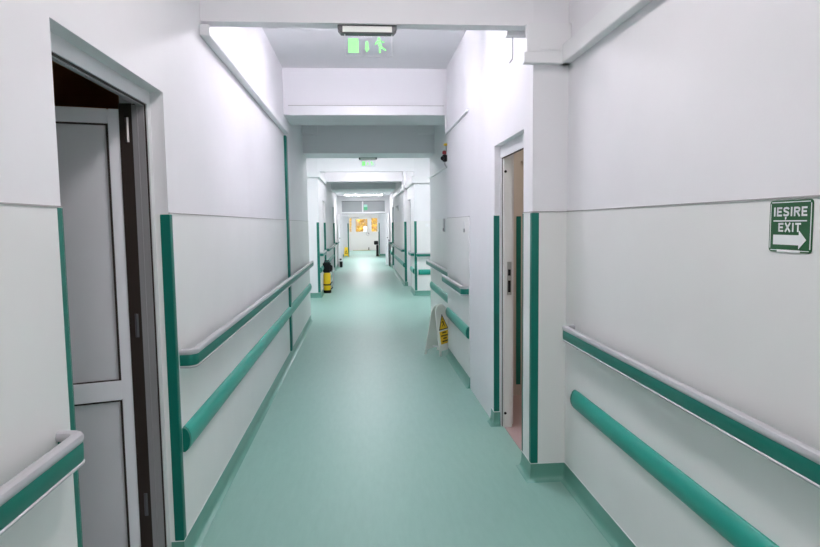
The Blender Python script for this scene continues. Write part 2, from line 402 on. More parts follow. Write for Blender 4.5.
side_rail(XL, 1, YB+.1, 1.645, 0, 1, .960, 'silver topped green handrail ending beside the open grey door, cut by the picture edge', (-1.5, -.3, .9))
side_rail(XL, 1, 2.685, 9.25, 1, 0, .955, 'long silver topped green handrail on the left wall beyond the open door', (3.4, 4.9, 6.4, 7.9))
side_rail(XA, -1, YB+.1, 3.19, 0, 1, .936, 'silver topped green handrail in the right alcove under the exit arrow sign', (-1.2, 0, 1.1, 2.35, 2.95))
side_rail(XR, -1, 5.285, 6.60, 1, 0, .932, 'short green handrail on the right wall above the wet floor sign', (5.7, 6.3))
side_rail(XD, -1, 6.70, 9.43, 0, 0, .935, 'silver topped handrail on the dim bay wall behind the wet floor sign', (7.4, 8.7))
side_rail(XL4, 1, YP+.08, LD0-.03, 1, 1, .93, 'short green handrail just above the yellow machine', ())
side_rail(XL4, 1, LD1+.1, 18.3, 1, 1, .93, 'far left handrail beyond the yellow machine and its recess', ())
side_rail(XL4, 1, 19.75, 21.8, 1, 1, .93, 'farthest left handrail stub just before the double doorway', ())
side_rail(XR4, -1, YP+.1, RD0-.03, 1, 1, .90, 'short handrail on the narrow side of the far right pier', ())
side_rail(XR5, -1, RD1+.08, 18.8, 1, 1, .90, 'long far right handrail between the pier and the double doorway', ())
side_rail(XR5, -1, 20.3, 21.8, 1, 1, .90, 'farthest right handrail stub beside the double doorway', ())
handrail([(1.145, YP), (1.145, YP-.02), (1.16, YP-.05), (1.19, YP-.062), (3.4, YP-.062)], 1, .895, [], 'green handrail across the front of the far right pier', (2.2, YP, .81))

side_bumper(XL, 1, 2.682, 9.3, .546, 'long teal wall bumper low on the left wall beyond the open door')
side_bumper(XA, -1, YB+.1, 3.14, .530, 'wide teal wall bumper low in the right alcove', .92)
side_bumper(XR, -1, 5.285, 6.60, .508, 'short teal wall bumper beside the wet floor sign')
side_bumper(XD, -1, 6.70, 9.3, .540, 'teal wall bumper on the dim bay wall behind the wet floor sign')
side_bumper(XL4, 1, YP+.08, LD0-.03, .56, 'short teal wall bumper behind the yellow machine')
side_bumper(XL4, 1, LD1+.1, 18.3, .56, 'far left teal wall bumper past the yellow machine')
side_bumper(XR4, -1, YP+.1, RD0-.03, .50, 'short teal wall bumper on the narrow side of the far right pier')
side_bumper(XR5, -1, RD1+.08, 18.8, .50, 'long far right teal wall bumper before the double doorway')
side_bumper(XR5, -1, 20.3, 21.8, .50, 'farthest right teal wall bumper beside the double doorway')
bumper([(1.17, YP), (3.4, YP)], 1, .49, 'teal wall bumper across the front of the far right pier', (2.2, YP, .44))

# ------------------------------------------------------------------ cable trunking
def trunk(boxes, label, lids=()):
    mb = MB()
    for q in boxes: mb.box(*q, .003)
    o = rebase(mb.build('cable_trunking', 'white')); tag(o, label, 'cable trunking', 'white cable trunking')
    if lids:
        l = MB()
        for q in lids: l.box(*q, .002)
        c0 = o.location
        local(l, c0).build('cover_plate', 'white', o)
    return o
trunk([(XL+.002, XL+.052, 3.27, 6.69, 2.488, 2.545)], 'white cable trunking running high along the left wall')
trunk([(XA-.05, XA-.002, YB+.02, PY-.002, 2.362, 2.462), (XR-.062, XA-.002, PY-.05, PY-.002, 2.362, 2.42), (XR-.048, XA-.002, PY-.048, PY-.002, 2.42, 2.574)], 'white cable trunking high in the right alcove, turning round the pier',
      [(.985, 1.10, PY-.053, PY-.048, 2.43, 2.485)])
t_ = trunk([(.835, XR-.003, 3.401, 3.455, 2.548, 2.61)], 'short white trunking stub above the narrow right doorway')
local(MB().tube([(.875, 3.43, 2.55), (.875, 3.43, 2.45), (.873, 3.43, 2.425), (.857, 3.435, 2.405)], .0035, 6), t_.location).build('loose_wire', 'grey', t_)
trunk([(XR-.02, XR, 5.30, 6.66, 2.478, 2.502), (XR-.02, XR, 6.64, 6.665, 2.478, 2.70)], 'thin white conduit high on the right wall, rising to the beam')
trunk([(XD-.02, XD, 7.5, YE, 2.20, 2.225)], 'thin conduit on the dim bay wall leading to the alarm device')
trunk([(XR4-.05, 3.4, YP-.05, YP-.002, 2.33, 2.47), (XR4-.05, XR4-.002, YP-.002, RD1-.003, 2.33, 2.44), (XR5-.05, XR5-.002, RD1-.05, 18.0, 2.29, 2.42)], 'white trunking along the far right wall beyond the lobby')
trunk([(-3.4, XL4+.05, YP-.06, YP-.002, 2.46, 2.57), (XL4+.002, XL4+.05, YP-.002, LD1, 2.46, 2.57)], 'white trunking round the far left pier beyond the lobby')


# ------------------------------------------------------------------ left door (open into a dark room)
room = MB()
room.box(-3.2, -2.98, .4, 4.6, 0, 2.5); room.box(-3.2, XL-.16, .3, .4, 0, 2.5); room.box(-3.2, XL-.16, 4.5, 4.6, 0, 2.5); room.box(-1.0, XL-.16, .4, DL0, 0, 2.3); room.box(-1.0, XL-.16, DL1, 4.5, 0, 2.3); room.box(-1.0, XL-.16, DL0, DL1, DLZ, 2.3)
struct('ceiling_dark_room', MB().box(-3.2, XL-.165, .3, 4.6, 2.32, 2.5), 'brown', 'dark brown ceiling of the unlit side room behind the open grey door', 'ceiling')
struct('floor_dark_room', MB().box(-3.2, XL-.165, .3, 4.6, 0, .004), 'grey', 'grey floor of the unlit side room behind the open grey door', 'floor')
struct('wall_dark_room', room, 'paint', 'pale walls of the unlit side room behind the open grey door', 'room')
d1 = empty('door_1', (XL-.06, (DL0+DL1)/2, 0), 'grey plastic panelled door standing open into a dark side room', 'door', kind='structure')
L1 = d1.location[:]
fx0, fx1 = XL-.135, XL-.055
f = MB(); f.box(fx0+.03, fx1, DL0, DL0+.035, 0, DLZ); f.box(fx0+.03, fx1, DL1-.035, DL1, 0, DLZ); f.box(fx1-.04, fx1, DL0+.035, DL1-.035, DLZ-.055, DLZ)
local(f, L1).build('frame', 'frame', d1)
f = MB(); f.box(fx0-.03, fx0+.022, DL1-.05, DL1-.042, 0, DLZ-.055); f.box(fx0, fx1-.006, DL1-.042, DL1-.035, 0, DLZ-.055); f.box(fx1-.034, fx1-.006, DL0+.035, DL1-.035, DLZ-.061, DLZ-.055); f.box(fx0, fx1-.006, DL0+.035, DL0+.042, 0, DLZ-.055)
local(f, L1).build('gasket', 'gasket', d1)
f = MB(); f.box(fx0+.03, fx1-.011, DL1-.048, DL1-.042, 0, DLZ-.061); f.box(fx0+.022, fx1-.036, DL1-.052, DL1-.042, 0, DLZ-.061); f.box(fx1-.03, fx1-.012, DL0+.042, DL1-.042, DLZ-.066, DLZ-.061)
f.box(fx0, fx1-.03, DL0+.042, DL0+.06, 0, DLZ-.061)
local(f, L1).build('rebate', 'rebate', d1)
# the leaf, in its own frame: x along the leaf from the hinge, y thickness, z up
hx, hy, ang = -.968, 2.60, math.radians(196)
lm = Matrix.Translation((hx-L1[0], hy-L1[1], 0)) @ Matrix.Rotation(ang, 4, 'Z')
def leafpart(mb, name, mt, parent, label=None):
    mb.v = [(lm @ Vector(v))[:] for v in mb.v]
    return mb.build(name, mt, parent, label=label)
W = .84
f = MB(); f.box(0, .062, -.055, 0, .012, 1.985, .003); f.box(W-.062, W, -.055, 0, .012, 1.985, .003); f.box(.062, W-.062, -.055, 0, 1.925, 1.985, .003)
f.box(.062, W-.062, -.055, 0, .768, .852, .003); f.box(.062, W-.062, -.055, 0, .012, .10, .003)
leaf = leafpart(f, 'leaf', 'leaf', d1)
f = MB()
for z0, z1 in ((.852, 1.925), (.10, .768)):
    f.box(.062, .071, -.05, -.004, z0, z1); f.box(W-.071, W-.062, -.05, -.004, z0, z1); f.box(.071, W-.071, -.05, -.004, z1-.007, z1); f.box(.071, W-.071, -.05, -.004, z0, z0+.004)
leafpart(f, 'glazing_gasket', 'gasket', leaf)
for z0, z1 in ((.856, 1.918), (.104, .761)): leafpart(MB().box(.071, W-.071, -.04, -.014, z0, z1), 'infill_panel', 'leafpanel', leaf)
leafpart(MB().box(-.022, 0, -.05, -.006, .02, 1.98), 'edge_seal', 'gasket', leaf)
for z in (1.90, 1.085, .30):
    f = MB().tube([(-.012, .008, z-.05), (-.012, .008, z+.05)], .010, 10); f.box(-.034, -.012, -.004, .004, z-.04, z+.04); leafpart(f, 'hinge', 'steel' if z > 1.5 else 'dkgrey', leaf)
f = MB(); f.box(W-.05, W-.02, 0, .008, .92, 1.12, .002); f.tube([(W-.035, .008, 1.05), (W-.035, .045, 1.05), (W-.05, .052, 1.05), (W-.16, .052, 1.05)], .009, 10)
leafpart(f, 'handle', 'grey', leaf)

# ------------------------------------------------------------------ right door (doorway to a beige room)
room = MB()
room.box(2.6, 2.7, 3.5, 5.2, 0, 2.6); room.box(XA+.16, 2.7, 3.36, DR0-.02, 0, 2.6); room.box(XR+.14, 1.345, 5.0, 5.2, 0, 2.6); room.box(1.345, 2.7, 5.12, 5.2, 0, 2.6); room.box(XR+.14, 2.7, 3.36, 5.2, 2.5, 2.6)
room.box(1.345, 2.4, 5.06, 5.12, 2.02, 2.12)
struct('wall_side_room', room, 'beige', 'beige wall of the side room seen through the narrow right doorway', 'room')
struct('floor_side_room', MB().box(XR+.06, 2.6, DR0, 5.12, 0, .004), 'pinkfloor', 'pinkish floor of the side room behind the narrow right doorway', 'floor')
guard(1.345, 5.0, -.036, .04, 'dark teal corner guard inside the beige side room', z0=.10, t=.005)
d2 = empty('door_2', (XR+.05, (DR0+DR1)/2, 0), 'white door frame with steel lock plate in the narrow right doorway', 'door', kind='structure')
L2 = d2.location[:]
gx = XR+.042
f = MB(); f.box(gx, gx+.05, DR1-.028, DR1, 0, DRZ); f.box(gx, gx+.05, DR0, DR0+.028, 0, DRZ); f.box(gx, gx+.025, DR0+.028, DR1-.028, DRZ-.085, DRZ)
local(f, L2).build('frame', 'frame', d2)
f = MB(); f.box(gx+.006, gx+.02, DR1-.034, DR1-.028, 0, DRZ-.085); f.box(gx+.006, gx+.02, DR0+.028, DR1-.028, DRZ-.089, DRZ-.085)
local(f, L2).build('gasket', 'gasket', d2)
f = MB(); f.box(gx+.010, gx+.074, DR1-.066, DR1-.034, 0, DRZ-.091, .002); f.box(gx+.016, gx+.08, DR0, DR0+.05, 0, DRZ-.091, .002)
jb = local(f, L2).build('jamb_profile', 'warmwhite', d2)
f = MB(); f.box(gx+.034, gx+.066, DR1-.069, DR1-.066, .98, 1.22, .001)
pl = local(f, L2).build('lock_plate', 'steel', jb)
f = MB(); f.box(gx+.040, gx+.060, DR1-.0705, DR1-.069, 1.12, 1.165); f.box(gx+.040, gx+.060, DR1-.0705, DR1-.069, 1.0, 1.085)
local(f, L2).build('strike_slot', 'black', jb)
f = MB()
for z in (1.86, .11): f.tube([(gx+.022, DR1-.0695, z), (gx+.022, DR1-.066, z)], .010, 10)
local(f, L2).build('screw_cap', 'black', jb)
# the open leaf, folded back inside the room
f = MB(); f.box(1.16, 1.95, DR0+.01, DR0+.05, .01, 1.95, .003)
lf = local(f, L2).build('leaf', 'warmwhite', d2)
f = MB(); f.tube([(1.88, DR0+.05, 1.03), (1.88, DR0+.09, 1.03), (1.86, DR0+.10, 1.03), (1.76, DR0+.10, 1.03)], .009, 8)
local(f, L2).build('handle', 'steel', lf)

# ------------------------------------------------------------------ closed doors in the far recesses
def recess_door(name, wx, s, y0, y1, label):
    o = empty(name, (wx, (y0+y1)/2, 0), label, 'door', kind='structure'); L = o.location[:]
    dpt = .08
    xa, xb = wx-s*dpt, wx-s*(dpt+.04)
    leafm = MB().box(xa, xb, y0+.05, y1-.05, 0.005, 2.0, .003); lf = local(leafm, L).build('leaf', 'warmwhite', o)
    fr = MB()
    for a, bq in ((y0, y0+.05), (y1-.05, y1)): fr.box(xa+s*.012, xb, a, bq, 0, 2.06)
    fr.box(xa+s*.012, xb, y0+.05, y1-.05, 2.0, 2.06)
    local(fr, L).build('frame', 'grey', o)
    hd = MB().tube([(xa, y0+.12, 1.03), (xa+s*.04, y0+.12, 1.03), (xa+s*.045, y0+.14, 1.03), (xa+s*.045, y0+.24, 1.03)], .009, 8)
    local(hd, L).build('handle', 'steel', lf)
recess_door('door_3', XL4, 1, LD0, LD1, 'pale closed door in the recess beyond the yellow machine')
recess_door('door_4', XL4, 1, 18.4, 19.6, 'distant pale closed door in the second left recess')
recess_door('door_5', XR4, -1, RD0, RD1, 'pale closed door in the recess behind the far right pier')
recess_door('door_6', XR5, -1, 18.9, 20.2, 'distant pale closed door in the right recess before the double doorway')

# ------------------------------------------------------------------ far double doorway
d7 = empty('door_7', (.1, 22.1, 0), 'white far double doorway with grey transom and both leaves folded open', 'door', kind='structure'); L7 = d7.location[:]
f = MB(); f.box(-.87, -.70, 22.06, 22.16, 0, 2.43); f.box(.87, 1.03, 22.06, 22.16, 0, 2.43); f.box(-.70, .87, 22.06, 22.16, 2.34, 2.43); f.box(-.70, .87, 22.06, 22.16, 1.885, 1.955); f.box(.035, .085, 22.06, 22.16, 1.955, 2.34)
local(f, L7).build('frame', 'white', d7)
f = MB(); f.box(-.86, 1.03, 22.08, 22.16, 2.43, 2.56); local(f, L7).build('lintel', 'paint', d7)
f = MB(); f.box(-.70, .87, 22.04, 22.06, 2.335, 2.35); f.box(-.70, .87, 22.05, 22.06, 1.88, 1.89); local(f, L7).build('gasket', 'dkgrey', d7)
for x0, x1 in ((-.70, .035), (.085, .87)): local(MB().box(x0, x1, 22.10, 22.115, 1.955, 2.34), L7).build('transom_pane', 'frost', d7)
for s, xx in ((-1, -.815), (1, .965)):
    lf = local(MB().box(xx-.022, xx+.022, 21.25, 22.05, .012, 1.88, .003), L7).build('leaf', 'white', d7)
    e = local(MB().box(xx-.022, xx+.022, 21.235, 21.25, .012, .95), L7).build('leaf_edge', 'white' if s < 0 else 'dkgrey', lf)
    hd = MB().tube([(xx-s*.022, 21.33, 1.02), (xx-s*.06, 21.33, 1.02), (xx-s*.065, 21.35, 1.02), (xx-s*.065, 21.45, 1.02)], .01, 8)
    local(hd, L7).build('handle', 'dkgrey', lf)
e = empty('exit_sign', (.165, 22.04, 2.0), 'small green exit plate on the transom of the far double doorway', 'exit sign')
local(MB().box(.10, .23, 22.035, 22.045, 2.02, 2.13), e.location).build('plate', 'greenplate', e)
local(MB().box(.10, .23, 22.035, 22.045, 2.13, 2.22), e.location).build('top_plate', mat('pale_green_plate', srgb(170, 222, 205), .4), e)

# ------------------------------------------------------------------ glazed end door
d8 = empty('door_8', (.1, 34.5, 0), 'pale end door with glazed upper panes looking onto autumn trees', 'door', kind='structure'); L8 = d8.location[:]
f = MB()
f.box(-.72, -.68, 34.5, 34.6, 0, 1.92); f.box(.92, .95, 34.5, 34.6, 0, 1.92); f.box(-.56, -.47, 34.5, 34.6, 0, 1.92); f.box(.44, .58, 34.5, 34.6, 0, 1.92); f.box(-.68, .92, 34.5, 34.6, 1.85, 1.92)
f.box(-.68, -.56, 34.5, 34.6, 0, 1.08); f.box(.58, .92, 34.5, 34.6, 0, 1.08)
local(f, L8).build('frame', 'warmwhite', d8)
f = MB(); f.box(-.47, .44, 34.52, 34.57, .03, 1.08); f.box(-.47, -.32, 34.52, 34.57, 1.08, 1.85); f.box(.34, .44, 34.52, 34.57, 1.08, 1.85); f.box(-.32, .34, 34.52, 34.57, 1.80, 1.85)
lf = local(f, L8).build('leaf', 'warmwhite', d8)
local(MB().box(-.32, .34, 34.54, 34.55, 1.08, 1.80), L8).build('pane', 'glass', lf)
local(MB().box(.58, .92, 34.54, 34.55, 1.08, 1.85), L8).build('side_pane', 'glass', d8)
local(MB().box(-.68, -.56, 34.54, 34.55, 1.08, 1.85), L8).build('side_pane', 'glass', d8)
ring = [(.36+.085*math.cos(a), 34.50, .955+.095*math.sin(a)) for a in [2*PI*i/20 for i in range(21)]]
local(MB().tube(ring, .013, 8), L8).build('ring_handle', 'grey', lf)
local(MB().box(.385, .425, 34.49, 34.52, .95, 1.0), L8).build('lock', 'dkgrey', lf)
local(MB().box(.38, .43, 34.44, 34.52, .03, .17, .004), L8).build('door_stop', 'black', lf)
local(MB().box(-.5, .5, 34.42, 34.56, 0, .03), L8).build('threshold', 'threshold', d8)
local(MB().box(-.46, -.14, 34.44, 34.51, 1.865, 1.90), L8).build('door_closer', 'grey', d8)
# outside, seen through the panes
struct('ground_outside', MB().box(-8, 8, 35, 52, -.2, -.1), 'ground', 'bare yard ground outside the glazed end door', 'ground')
def tree(x, y, h, r, label):
    o = empty('autumn_tree', (x, y, -.1), label, 'tree', 'autumn trees outside'); L = o.location[:]
    local(MB().tube([(x, y, -.1), (x+.05, y, h*.3), (x-.03, y, h*.62)], [.13, .10, .06], 8), L).build('trunk', 'bark', o)
    mb = MB(); rnd = random.Random(int(x*100+y))
    for k in range(170):
        a = rnd.random()*2*PI; q = rnd.random()**.5*r; z = h*.18+rnd.random()*h*.82
        q *= 1-.5*(z/h)**2
        cx, cy, cz = x+q*math.cos(a), y+q*math.sin(a), z; s_ = .10+.16*rnd.random()
        vs = [(cx+s_*rnd.uniform(-1, 1), cy+s_*rnd.uniform(-1, 1), cz+s_*rnd.uniform(-1, 1)) for _ in range(4)]
        mb.add(vs, [(0, 1, 2), (0, 2, 3), (0, 3, 1), (1, 3, 2)])
    local(mb, L).build('crown', 'foliage', o)
tree(-.55, 39.5, 3.2, 1.0, 'golden autumn tree behind the left pane of the end door')
tree(1.15, 38.6, 3.6, .9, 'golden autumn tree behind the right side pane of the end door')
tree(.45, 41.5, 2.6, .7, 'smaller autumn tree further out behind the end door')
struct('wall_outside', MB().box(-5, 6, 46, 46.3, -.1, 3.4), 'brick', 'ochre garden wall outside the end door', 'wall')
o = rebase(MB().box(.12, .34, 37.2, 37.4, -.1, 1.38, .02).build('post', 'white')); tag(o, 'white post standing outside the end door', 'post')

# ------------------------------------------------------------------ small things
# exit and arrow sign in the alcove (faces -X; u runs towards the camera, v up)
sg = empty('wall_sign', (XA-.004, 1.534, 1.412), 'green wall sign with white words and right arrow in the right alcove', 'sign'); LS = sg.location[:]
SX = XA-.004
def sf(x): return lambda u, v, w: (x-w-LS[0], 1.6135-u*K_-LS[1], 1.41+v-LS[2])
SW, SH = .170, .141
K_ = .955
def rrect(x0, y0, x1, y1, r, n=4):
    P = []
    for cx, cy, a in ((x1-r, y1-r, 0), (x0+r, y1-r, PI/2), (x0+r, y0+r, PI), (x1-r, y0+r, 3*PI/2)):
        P += [(cx+r*math.cos(a+PI/2*i/n), cy+r*math.sin(a+PI/2*i/n)) for i in range(n+1)]
    return P
def quad(x0, y0, x1, y1): return [(x0, y0), (x1, y0), (x1, y1), (x0, y1)]
MB().prism(rrect(0, 0, SW, SH, .010), sf(SX), .0025).build('plate', 'signgreen', sg)
b_ = MB()
for q in (quad(.004, .010, .0065, SH-.009), quad(SW-.0065, .010, SW-.004, SH-.009), quad(.009, SH-.0065, SW-.009, SH-.004), quad(.036, -.0005, SW-.042, .0065)): b_.prism(q, sf(SX-.0025), .0006)
b_.prism(quad(.009, .004, .036, .0058), sf(SX-.0025), .0006); b_.prism(quad(SW-.042, .004, SW-.009, .0058), sf(SX-.0025), .0006)
b_.build('border', 'signwhite', sg)
b_ = MB().prism(quad(.018, .0835, SW-.020, .0868), sf(SX-.0025), .0008); b_.build('divider', 'signwhite', sg)
ar = [(.019, .020), (.122, .020), (.122, .010), (.150, .0345), (.122, .059), (.122, .047), (.019, .047)]
MB().prism(ar, sf(SX-.0025), .0008).build('arrow', 'signwhite', sg)
GLY = {   # centre lines of the block capitals in a unit box
 'I': (.22, [[(.5, 0), (.5, 1)]]),
 'E': (.62, [[(.14, 0), (.14, 1)], [(0, .9), (1, .9)], [(0, .5), (.9, .5)], [(0, .1), (1, .1)]]),
 'S': (.70, [[(.06, .22), (.2, .12), (.5, .09), (.8, .14), (.88, .28), (.8, .42), (.5, .5), (.2, .58), (.12, .73), (.2, .86), (.5, .91), (.8, .87), (.94, .77)]]),
 'R': (.72, [[(.13, 0), (.13, 1)], [(.1, .9), (.62, .9), (.82, .84), (.88, .72), (.82, .58), (.62, .51), (.1, .51)], [(.5, .5), (.92, 0)]]),
 'X': (.74, [[(.1, 0), (.9, 1)], [(.1, 1), (.9, 0)]]),
 'T': (.66, [[(.5, 0), (.5, 1)], [(0, .9), (1, .9)]])}
def text(body, u0, u1, v0, v1, parent):
    mb = MB(); h = v1-v0; gap = .17
    tot = sum(GLY[c][0] for c in body)+gap*(len(body)-1); k = (u1-u0)/tot; u = u0
    for c in body:
        w_, lines = GLY[c]
        for ln in lines:
            P = [Vector((u+x*w_*k, v0+y*h)) for x, y in ln]
            t = .105*h
            for n_, (a, b) in enumerate(zip(P, P[1:])):
                d = (b-a).normalized(); q = Vector((-d.y, d.x))*t
                e0 = d*(t*.35) if n_ > 0 else d*0; e1 = d*(t*.35) if n_ < len(P)-2 else d*0
                mb.prism([(a-e0-q)[:], (b+e1-q)[:], (b+e1+q)[:], (a-e0+q)[:]], sf(SX-.0025), .0008)
        u += (w_+gap)*k
    return mb.build('lettering', 'signwhite', parent)
text('IESIRE', .018, .150, .0975, .1225, sg)
text('EXIT', .039, .128, .0555, .0795, sg)
MB().prism([(.0650, .0955), (.0705, .0955), (.0695, .0900), (.0655, .0880)], sf(SX-.0025), .0008).build('comma_mark', 'signwhite', sg)

# hanging exit signs
def hanging_exit(x0, x1, y, ztop, label, emit_scale=1):
    o = empty('exit_sign', ((x0+x1)/2, y, ztop), label, 'exit sign', 'hanging exit signs'); L = o.location[:]
    w_ = x1-x0; hh = .042
    k = w_/.318
    body = [(0, 0), (w_, 0), (w_, -hh*.55*k), (w_-.016*k, -hh*k), (.016*k, -hh*k), (0, -hh*.55*k)]
    fn = lambda u, v, w: (x0+u-L[0], y-.028+w-L[1], ztop+v-L[2])
    MB().prism(body, fn, .056).build('housing', 'dkgrey', o)
    fn2 = lambda u, v, w: (x0+u-L[0], y-.030+w-L[1], ztop+v-L[2])
    MB().prism(quad(.026*k, -.008*k, w_-.026*k, -.038*k), fn2, .004).build('cover', 'offwhite', o, label='pale front cover')
    pw0, pw1 = .036*k, w_-.024*k
    ph = .118*k
    fn3 = lambda u, v, w: (x0+u-L[0], y-.004+w-L[1], ztop+v-L[2])
    pn = MB().prism(quad(pw0, -(hh*k), pw1, -(hh*k+ph)), fn3, .008).build('panel', 'acrylic', o)
    e_ = MB()
    for q in (quad(pw0-.001, -(hh*k+ph), pw1+.001, -(hh*k+ph)+.004*k), quad(pw0-.001, -hh*k, pw0+.003*k, -(hh*k+ph)), quad(pw1-.003*k, -hh*k, pw1+.001, -(hh*k+ph))): e_.prism(q, fn3, .0085)
    e_.build('panel_edge', 'white', pn)
    fn4 = lambda u, v, w: (x0+pw0+u*k-L[0], y-.0065+w-L[1], ztop-hh*k-ph+v*k-L[2])
    MB().prism(quad(.018, .018, .074, .094), fn4, .002).build('door_pictogram', 'pico', pn)
    P_ = MB()
    P_.prism([(.110, .062), (.128, .062), (.128, .042), (.134, .042), (.119, .022), (.106, .042), (.112, .042)], fn4, .002)   # arrow
    P_.prism([(.112, .062), (.128, .062), (.127, .080), (.113, .080)], fn4, .002)
    P_.build('arrow_pictogram', 'pico', pn); P_ = MB()                                   # then the running figure
    cx, cy = .186, .094
    P_.prism([(cx+.008*math.cos(a), cy+.008*math.sin(a)) for a in [2*PI*i/10 for i in range(10)]], fn4, .002)
    for q in ([(.172, .082), (.190, .086), (.202, .056), (.186, .050)], [(.172, .082), (.162, .064), (.166, .061), (.180, .076)], [(.190, .084), (.206, .072), (.216, .076), (.214, .080), (.205, .078), (.196, .086)],
              [(.188, .054), (.184, .036), (.186, .018), (.194, .018), (.193, .036), (.200, .052)], [(.196, .056), (.214, .044), (.226, .034), (.222, .029), (.208, .038), (.194, .048)]): P_.prism(q, fn4, .002)
    P_.build('running_figure_pictogram', 'pico', pn)
hanging_exit(-.107, .211, 3.36, 2.572, 'large hanging exit sign with green pictograms on the nearest beam')
hanging_exit(-.02, .262, 9.44, 2.534, 'distant hanging exit sign under the far beam of the dim bay')

# wet floor sign: two hinged boards
wf_c = (.872, 6.79)
def wet_sign():
    ax = math.radians(50)                        # width direction of the boards, from +X towards +Y
    o = empty('wet_floor_sign', (wf_c[0], wf_c[1], 0), 'white folding wet floor sign with yellow warning triangle by the right wall', 'floor sign')
    wd_ = Vector((math.cos(ax), math.sin(ax), 0)); nd = Vector((math.sin(ax), -math.cos(ax), 0)); up = Vector((0, 0, 1))
    H_, sp = .56, .098
    def board(s):
        # local u: width, v: up along the board, w: outward thickness
        foot = nd*sp*s; top = nd*.012*s+up*H_
        vd = (top-foot).normalized(); wn = (wd_.cross(vd)*(1 if s > 0 else -1)).normalized()
        if wn.dot(nd*s) < 0: wn = -wn
        Ln = (top-foot).length
        return (lambda u, v, w: (foot+wd_*u+vd*v+wn*w)[:]), Ln
    for s in (1, -1):
        fn, Ln = board(s)
        pts = [(-.15, 0), (-.115, 0), (-.105, .05), (.105, .05), (.115, 0), (.15, 0), (.115, Ln-.06), (.085, Ln-.015), (.05, Ln), (-.05, Ln), (-.085, Ln-.015), (-.115, Ln-.06)]
        bd = MB().prism(pts, fn, .010).build('board', 'offwhite', o)
        tw = .098
        tri = lambda k: [(-tw*k, .285+(1-k)*.055), (tw*k, .285+(1-k)*.055), (0, .285+.055+.125*k)]
        fo = lambda d: (lambda u, v, w: fn(u, v, .010+d+w))
        MB().prism(tri(1.0), fo(0), .0012).build('triangle_border', 'black', bd)
        MB().prism(tri(.80), fo(.0012), .0008).build('triangle', 'yellow', bd)
        g_ = MB()
        for q in ([(-.005, .385), (.012, .392), (.020, .350), (.004, .345)], [(.004, .350), (-.028, .330), (-.024, .322), (.012, .340)], [(.010, .350), (.030, .312), (.038, .314), (.020, .352)], [(-.006, .384), (-.030, .365), (-.027, .359), (.002, .374)]): g_.prism(q, fo(.002), .0006)
        g_.prism([(.004+.009*math.cos(a), .405+.009*math.sin(a)) for a in [2*PI*i/8 for i in range(8)]], fo(.002), .0006)
        g_.build('slipping_figure', 'black', bd)
        MB().prism(quad(-.095, .125, .095, .270), fo(0), .0012).build('text_panel', 'yellow', bd)
        ln = MB(); rnd = random.Random(3)
        for v0, wl_ in ((.243, .08), (.209, .15), (.178, .07), (.146, .12)):
            u = -wl_/2
            while u < wl_/2:
                q = min(rnd.uniform(.010, .022), wl_/2-u+.002); ln.prism(quad(u, v0, u+q, v0+.017), fo(.0012), .0006); u += q+.004
        ln.build('worn_text', 'black', bd)
    fn, Ln = board(1)
    MB().tube([(Vector((0, 0, H_))+wd_*-.06)[:], (Vector((0, 0, H_))+wd_*.06)[:]], .014, 10).build('hinge', 'offwhite', o)
    st = MB(); a = nd*.088+up*.075; c_ = -nd*.088+up*.075
    st.tube([(a+wd_*0)[:], (c_)[:]], .010, 6); st.build('spreader', 'white', o)
wet_sign()

# yellow cleaning machine by the far left pier
vc = empty('cleaning_machine', (-.775, 13.25, 0), 'yellow and black upright cleaning machine standing against the far left pier', 'cleaning machine')
V = lambda mb: mb
MB().lathe(0, 0, [(.080, 0), (.086, .012), (.086, .06), (.076, .065)], 20).build('base', 'black', vc, smooth=True)
MB().lathe(0, 0, [(.076, .065), (.080, .08), (.078, .13), (.078, .17)], 20).build('lower_tank', 'yellow', vc, smooth=True)
MB().lathe(0, 0, [(.082, .17), (.083, .175), (.083, .195), (.082, .20)], 20).build('band', 'black', vc, smooth=True)
MB().lathe(0, 0, [(.078, .20), (.080, .25), (.078, .40), (.070, .44), (.05, .45)], 20).build('tank', 'yellow', vc, smooth=True)
hd = MB(); hd.box(-.085, .085, -.08, .08, .45, .68, .02); hd.box(.06, .125, -.05, .05, .47, .62, .02); hd.tube([(-.05, 0, .68), (-.05, 0, .71), (.05, 0, .71), (.05, 0, .68)], .012, 8)
hd.build('motor_head', 'black', vc, smooth=True)
MB().tube([(.11, -.02, .50), (.135, -.03, .42), (.14, -.03, .3), (.125, -.03, .18), (.09, -.02, .10), (.07, -.02, .06)], .014, 8).build('hose', 'grey', vc, smooth=True)
MB().tube([(.07, -.04, .20), (.10, -.045, .23), (.115, -.04, .25)], .010, 6).build('clip', 'black', vc)
MB().tube([(.075, -.04, .08), (.11, -.045, .11), (.12, -.04, .13)], .010, 6).build('clip', 'black', vc)

# black stand at the far right
bs = empty('stand', (.73, 28.12, 0), 'narrow black stand with wider top against the last right pier', 'stand')
MB().box(-.075, .075, -.07, .07, 0, .03, .006).build('base', 'black', bs)
MB().box(-.055, .06, -.05, .05, .03, .52, .01).build('column', 'black', bs)
MB().box(-.155, .04, -.08, .08, .54, .72, .02).build('top_box', 'black', bs)
MB().box(-.03, .03, -.03, .03, .52, .54).build('neck', 'dkgrey', bs)
MB().tube([(.065, .02, .52), (.07, .03, .8), (.075, .04, 1.15)], .015, 8).build('upright_pole', 'dkgrey', bs)
